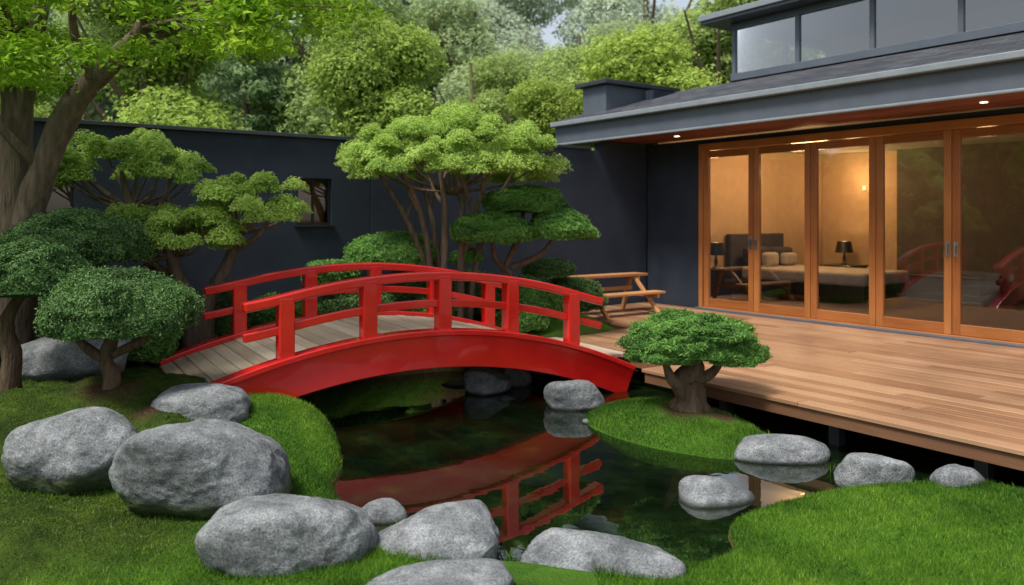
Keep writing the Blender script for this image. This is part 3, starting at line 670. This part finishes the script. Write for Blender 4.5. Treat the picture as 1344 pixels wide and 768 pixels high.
pad_tree('cloud_pruned_maple_tree',-3.9,8.25,[(-3.97,8.25,1.86,.80,.55,.50,(-3.95,8.25,1.55))],
  [([(-3.7,8.25,0),(-3.85,8.2,.6),(-3.7,8.25,1.15),(-3.95,8.25,1.6),(-4.05,8.25,1.95)],[.09,.075,.06,.045,.02]),([(-3.8,8.25,1.3),(-3.6,8.2,1.6),(-3.5,8.2,1.9)],[.04,.03,.015]),([(-3.9,8.25,1.5),(-4.2,8.25,1.7),(-4.45,8.25,1.9)],[.035,.03,.015])])
pad_tree('cloud_pruned_maple_tree',-3.3,8.2,[(-3.60,7.95,1.22,.84,.55,.40,(-3.45,8.1,1.05)),(-2.70,8.3,1.50,.62,.5,.44,(-2.85,8.25,1.3))],
  [([(-3.3,8.2,0),(-3.25,8.15,.5),(-3.4,8.1,.85),(-3.5,8.1,1.12),(-3.7,8.1,1.35)],[.11,.09,.07,.05,.025]),
   ([(-3.15,8.2,0),(-3.15,8.2,.55),(-2.98,8.25,.9),(-2.86,8.25,1.2),(-2.72,8.3,1.55)],[.10,.085,.065,.05,.02]),
   ([(-2.9,8.25,1.1),(-2.65,8.25,1.25),(-2.45,8.25,1.5)],[.04,.03,.015]),([(-3.35,8.15,.75),(-3.6,8.1,.95),(-3.95,8.1,1.2)],[.045,.035,.015])])
def topiary(name,x,y,pads,trunk,n=26000,mat='shrub',leafs=(.030,.014),lump=.09,bark='bark',zmin=-.45):
    g=gz(x,y)-.03; e=empty(name,(x,y,g)); o=np.array([x,y,g])
    for j,(pts,rad) in enumerate(trunk): tube('trunk' if j==0 else f'limb_{j}',[np.array(p)-o for p in pts],rad,M[bark],e,seed=j+int(abs(x)*31),gn=.16)
    for j,(cx,cy,cz,rx,ry,rz) in enumerate(pads):
        sd=int(abs(cx*91+cz*17))+j
        P,Nn,R=clipped(np.array([cx,cy,cz])-o,rx,ry,rz,int(n*(rx*ry+rx*rz+ry*rz)/.55),seed=sd,lump=lump,zmin=zmin)
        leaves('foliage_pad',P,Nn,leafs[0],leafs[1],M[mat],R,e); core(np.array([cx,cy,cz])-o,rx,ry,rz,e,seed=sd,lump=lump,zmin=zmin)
    return e
topiary('cloud_pruned_shrub',-3.03,5.98,[(-2.95,5.98,.72,.53,.48,.33)],[([(-3.04,5.98,.0),(-3.0,5.97,.25),(-3.05,5.98,.4),(-2.98,5.98,.62)],[.085,.062,.055,.05]),([(-3.03,5.98,.36),(-3.2,5.95,.5),(-3.3,5.95,.62)],[.04,.03,.02]),([(-3.0,5.98,.42),(-2.8,6.0,.52),(-2.68,6.0,.62)],[.035,.03,.02])],n=52000,lump=.13,leafs=(.025,.0105))
topiary('cloud_pruned_shrub',-3.8,6.3,[(-3.76,6.2,.98,.40,.40,.32)],[([(-3.95,6.25,.0),(-3.9,6.22,.35),(-3.95,6.2,.6),(-3.8,6.2,.9)],[.09,.07,.06,.04])],n=52000,lump=.13,leafs=(.025,.0105))
topiary('cloud_pruned_shrub',-3.95,7.1,[(-3.88,7.1,1.18,.60,.55,.32)],[([(-4.1,7.1,0),(-4.0,7.1,.5),(-3.95,7.1,1.0)],[.08,.06,.04])],n=36000,lump=.13,leafs=(.027,.012))
topiary('cloud_pruned_pine_tree',-.05,9.8,[(.17,9.95,1.62,.50,.42,.24),(-.22,9.7,1.25,.52,.42,.24),(.60,9.8,1.30,.42,.4,.26),(-.55,9.9,.95,.2,.2,.12)],
  [([(-.1,9.8,0),(.0,9.8,.4),(-.08,9.8,.8),(.08,9.85,1.2),(.15,9.9,1.6)],[.08,.065,.05,.04,.02]),([(0,9.8,.75),(-.2,9.75,.95),(-.25,9.7,1.2)],[.045,.035,.02]),([(.0,9.8,.85),(.35,9.8,1.0),(.55,9.8,1.25)],[.045,.035,.02])],n=34000,mat='pine',leafs=(.040,.012),lump=.13)
topiary('clipped_shrub',-1.48,10.0,[(-1.48,10.0,.98,.60,.45,.30)],[([(-1.45,10.0,0),(-1.5,10.0,.5),(-1.45,10,.9)],[.06,.05,.03])],mat='pine',n=26000,leafs=(.036,.015))
topiary('clipped_shrub',.50,10.7,[(.50,10.7,.74,.34,.3,.16)],[([(.5,10.7,0.1),(.5,10.7,.6)],[.04,.03])],mat='shrub',leafs=(.036,.015))
for (sx,sy,sz,rx,rz,mt) in [(-.55,10.4,.42,.55,.34,'shrub'),(.1,10.3,.38,.5,.3,'pine'),(.75,11.1,.35,.55,.28,'shrub'),(-1.9,9.6,.32,.5,.3,'shrub'),(-2.6,9.0,.3,.45,.3,'pine'),(-1.2,10.3,.5,.5,.35,'shrub'),(-2.15,9.5,.75,.36,.2,'pine'),(-3.3,8.75,.3,.5,.35,'shrub'),(-4.3,8.0,.5,.5,.45,'shrub'),(.15,9.75,.2,.3,.18,'pine'),(-3.55,7.6,.3,.35,.28,'pine'),(-4.6,6.6,.4,.35,.4,'shrub'),(-.9,9.95,.25,.4,.25,'pine')]:
    topiary('clipped_shrub',sx,sy,[(sx,sy,sz,rx,rx*.8,rz)],[([(sx,sy,-.1),(sx,sy,sz)],[.04,.03])],n=20000,mat=mt,leafs=(.038,.016),lump=.12,zmin=-.8)
topiary('bonsai_tree',1.47,6.62,[(1.50,6.62,.42,.50,.42,.245),(1.27,6.55,.33,.28,.27,.15),(1.79,6.6,.32,.27,.26,.14)],
  [([(1.44,6.62,-.2),(1.50,6.60,-.05),(1.42,6.62,.08),(1.52,6.62,.2),(1.5,6.62,.34)],[.17,.13,.10,.07,.04]),
   ([(1.46,6.6,.03),(1.32,6.56,.12),(1.26,6.55,.25)],[.06,.045,.03]),([(1.50,6.6,.1),(1.64,6.6,.16),(1.74,6.6,.26)],[.05,.04,.025]),
   ([(1.36,6.56,-.2),(1.42,6.58,-.06),(1.45,6.6,.06)],[.07,.05,.03]),([(1.62,6.57,-.2),(1.54,6.58,-.08),(1.49,6.6,.04)],[.075,.055,.03]),([(1.72,6.5,-.22),(1.6,6.54,-.15),(1.5,6.6,-.06)],[.03,.035,.03]),([(1.22,6.5,-.24),(1.34,6.54,-.16),(1.42,6.6,-.08)],[.03,.035,.03])],
  n=54000,mat='pine',leafs=(.034,.0085),lump=.19)

tx,ty=-4.5,7.2; g=gz(tx,ty)-.05; e=empty('tall_maple_tree',(tx,ty,g)); o=np.array([tx,ty,g])
T=[([(-4.5,7.2,0),(-4.50,7.2,1.3),(-4.47,7.2,2.3),(-4.5,7.2,3.4),(-4.6,7.3,5.2)],[.2,.155,.13,.11,.06]),
   ([(-4.45,7.1,0.1),(-4.34,7.1,1.3),(-4.11,7.1,2.04),(-3.87,7.1,2.52),(-3.45,7.0,2.88),(-3.15,6.9,3.2),(-2.85,6.8,4.2)],[.13,.125,.115,.105,.09,.07,.04]),
   ([(-4.47,7.2,2.2),(-4.3,7.1,2.8),(-4.1,7.0,3.5),(-3.9,6.9,4.6)],[.09,.075,.06,.03]),
   ([(-3.35,6.98,2.95),(-2.9,6.9,3.1),(-2.4,6.7,3.35),(-1.8,6.5,3.55)],[.05,.04,.03,.012]),
   ([(-3.7,7.0,2.68),(-3.75,6.8,3.1),(-3.6,6.6,3.6)],[.05,.035,.015]),
   ([(-2.6,6.8,3.2),(-2.3,6.9,3.15),(-1.9,7.0,3.2)],[.025,.018,.008]),
   ([(-4.2,7.1,1.9),(-4.4,6.9,2.2),(-4.7,6.7,2.7)],[.05,.04,.015])]
for j,(p,r_) in enumerate(T): tube('trunk' if j==0 else f'limb_{j}',[np.array(q_)-o for q_ in p],r_,M['bark2'],e,seed=j*5,seg=14)
r=np.random.default_rng(77); Ps=[];Ns=[];Rs=[]; k=0
while k<105:
    cx=r.uniform(-5.8,-1.05); cy=r.uniform(5.6,7.5); cz=r.uniform(2.5,4.3)
    low={0:2.55,1:2.78,2:2.95,3:2.85}[min(3,int(max(0,cx+4.9)/1.05))]
    low+=(cy-6.9)*.22
    if cz<low: continue
    if cx>-2.0 and cz>3.9: continue
    cr=r.uniform(.20,.38); nn=230
    q_=unit(rng.normal(size=(nn,3)))*(rng.random((nn,1))**.5)
    p=q_*np.array([cr,cr,cr*.42]); p[:,2]-=.35*(np.hypot(p[:,0],p[:,1])/cr)**2*cr
    Ps.append(p+np.array([cx,cy,cz])-o); Ns.append(q_*.4+np.array([0,0,.8])+rng.normal(size=q_.shape)*.5); Rs.append(.5+r.normal()*.12+rng.normal(size=nn)*.16)
    if k%3==0:
        root=np.array([-3.3,6.98,3.1]) if cx>-3.6 else np.array([-4.45,7.15,3.0]); c=np.array([cx,cy,cz])
        tube('twig',[root-o,(root*.5+c*.5)-o+np.array([0,0,.1]),c-o],[.022,.014,.006],M['bark2'],e,seg=6,sub=4)
    k+=1
leaves('foliage',np.concatenate(Ps),np.concatenate(Ns),.072,.033,M['bigleaf'],np.concatenate(Rs),e)

fo=empty('background_forest')
def variant(seed,kind):
    r=np.random.default_rng(seed); Ps=[];Ns=[];R=[];cv=[];cf=[];k0=0
    V3,F3=ICO[3]
    if kind=='conifer':
        for i in range(190):
            t=r.random()**.7; z=1.0+8.5*(1-t); rad=2.1*t*r.uniform(.45,1); an=r.uniform(0,6.28)
            c=np.array([rad*math.cos(an),rad*math.sin(an),z]); nn=120
            q_=unit(rng.normal(size=(nn,3)))*(rng.random((nn,1))**.5); p=q_*np.array([.5,.5,.22]); 
            Ps.append(p+c);Ns.append(q_+np.array([0,0,.5]));R.append(.35+r.normal()*.1+rng.normal(size=nn)*.12)
        L=.17,.06
    else:
        for lob in range(11):
            s=r.uniform(.75,1.35); hz=r.uniform(2.0,6.9); sp=1.9*math.sqrt(max(.15,1-((hz-3.9)/3.4)**2)); an=r.uniform(0,6.28); rr_=sp*r.uniform(.2,1)
            lc=np.array([rr_*math.cos(an),rr_*math.sin(an),hz])
            nl=int(3300*s*s); d=unit(rng.normal(size=(nl,3)))
            f=1+.16*nz(d,3.5,seed+lob*3)+.13*nz(d,9,seed+lob*3+1)+.10*nz(d,20,seed+lob*3+2)-rng.exponential(.16,nl)+.16*(rng.random(nl)<.12)
            f=np.maximum(f,.2)
            Ps.append(d*np.array([s,s,s*.78])*f[:,None]+lc); Ns.append(d*.7+np.array([0,0,.5])+rng.normal(size=d.shape)*.5)
            R.append(.50+r.normal()*.07+.20*nz(d,9,seed+lob*3+1)+.10*nz(d,20,seed+lob*3+2)+rng.normal(size=nl)*.13)
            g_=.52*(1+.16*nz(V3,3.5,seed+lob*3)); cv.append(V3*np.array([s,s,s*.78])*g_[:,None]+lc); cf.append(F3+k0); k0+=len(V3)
        L=.125,.07
    P=np.concatenate(Ps);Nn=np.concatenate(Ns);R=np.concatenate(R)
    V,F=leaf_arrays(P,Nn,*L)
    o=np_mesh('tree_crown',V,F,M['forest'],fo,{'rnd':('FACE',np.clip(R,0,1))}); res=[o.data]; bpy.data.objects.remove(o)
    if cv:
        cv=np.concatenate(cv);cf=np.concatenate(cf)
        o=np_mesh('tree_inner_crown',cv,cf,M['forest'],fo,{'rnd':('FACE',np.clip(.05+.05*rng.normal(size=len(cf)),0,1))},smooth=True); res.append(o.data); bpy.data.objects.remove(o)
    t=tube('t',[(0,0,-1),(.05,0,1.5),(-.1,.1,3.5),(.1,0,6.8)],[.2,.15,.11,.04],M['bark2'],None,seg=8,sub=3); res.append(t.data); bpy.data.objects.remove(t)
    for k in range(5 if kind!='conifer' else 0):
        an=r.uniform(0,6.28); z=r.uniform(1.2,4.0)
        t=tube('t',[(0,0,z),(.8*math.cos(an),.8*math.sin(an),z+.9),(1.7*math.cos(an),1.7*math.sin(an),z+2.3)],[.08,.055,.02],M['bark2'],None,seg=6,sub=3); res.append(t.data); bpy.data.objects.remove(t)
    return res
VAR=[variant(101,'leafy'),variant(202,'leafy'),variant(303,'leafy'),variant(404,'leafy')]; CON=variant(105,'conifer')
rf=random.Random(5)
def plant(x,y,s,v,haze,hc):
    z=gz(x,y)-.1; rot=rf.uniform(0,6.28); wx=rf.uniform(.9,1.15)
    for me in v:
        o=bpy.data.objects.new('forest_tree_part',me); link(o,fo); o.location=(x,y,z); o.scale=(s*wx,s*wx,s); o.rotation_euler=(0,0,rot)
        o.color=(*hc,haze)  # distance haze mixed into the leaf colour, stronger in farther rows
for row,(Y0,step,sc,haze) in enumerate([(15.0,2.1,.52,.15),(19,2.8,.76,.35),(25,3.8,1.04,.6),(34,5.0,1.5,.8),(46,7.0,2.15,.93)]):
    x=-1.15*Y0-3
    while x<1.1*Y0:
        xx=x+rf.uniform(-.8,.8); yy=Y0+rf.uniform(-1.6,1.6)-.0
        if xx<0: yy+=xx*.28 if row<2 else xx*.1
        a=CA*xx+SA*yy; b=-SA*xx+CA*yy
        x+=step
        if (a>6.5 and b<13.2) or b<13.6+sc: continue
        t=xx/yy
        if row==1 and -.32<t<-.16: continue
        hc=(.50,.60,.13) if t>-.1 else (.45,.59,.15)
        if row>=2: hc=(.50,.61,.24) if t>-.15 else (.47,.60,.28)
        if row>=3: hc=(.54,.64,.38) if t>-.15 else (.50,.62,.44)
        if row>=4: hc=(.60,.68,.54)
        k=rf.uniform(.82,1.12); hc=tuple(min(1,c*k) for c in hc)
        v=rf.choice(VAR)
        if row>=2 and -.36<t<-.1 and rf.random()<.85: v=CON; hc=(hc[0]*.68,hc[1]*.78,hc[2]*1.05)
        s=sc*rf.uniform(.8,1.2)
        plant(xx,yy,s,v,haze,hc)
for (xx,yy,s) in [(-9,7,.8),(-10,4,.9),(-9.5,1,.9),(-8,-2.5,1),(-12,9,1.0),(-11,-1,1.1),(0,-8,1),(-13,5,1.2),(4,-9,1)]:
    plant(xx,yy,s*.8,rf.choice(VAR),.1,(.3,.42,.12))

# ---------------------------------------------------------------- world, light, camera
w=bpy.data.worlds.new('World'); scene.world=w; w.use_nodes=True; nt=w.node_tree
bg=nt.nodes['Background']; sky=nt.nodes.new('ShaderNodeTexSky'); sky.sky_type='NISHITA'; sky.sun_disc=False
EL=math.radians(60); AZ=math.radians(-135)
sky.sun_elevation=EL; sky.sun_rotation=AZ; sky.air_density=1.0; sky.dust_density=1.5; sky.ozone_density=.6
hsv=nt.nodes.new('ShaderNodeHueSaturation'); hsv.inputs['Saturation'].default_value=.45; hsv.inputs['Value'].default_value=1.15
nt.links.new(sky.outputs[0],hsv.inputs['Color']); nt.links.new(hsv.outputs[0],bg.inputs[0]); bg.inputs[1].default_value=.15
sl=bpy.data.lights.new('sun','SUN'); sl.energy=4.5; sl.angle=math.radians(15); sl.color=(1,.96,.87)
so=bpy.data.objects.new('sun',sl); link(so)
dv=Vector((math.sin(AZ)*math.cos(EL),math.cos(AZ)*math.cos(EL),math.sin(EL)))
so.rotation_euler=dv.to_track_quat('Z','Y').to_euler(); so.location=dv*30
cam=bpy.data.cameras.new('camera'); co=bpy.data.objects.new('camera',cam); link(co)
co.location=(0,0,1.45); co.rotation_euler=(math.radians(90),0,0)
cam.sensor_width=36; cam.lens=28.0; cam.shift_y=-98/1344; cam.clip_end=2000; cam.clip_start=.05
cam.dof.use_dof=True; cam.dof.focus_distance=5.8; cam.dof.aperture_fstop=1.8
scene.camera=co
scene.view_settings.view_transform='Standard'; scene.view_settings.look='None'; scene.view_settings.exposure=0
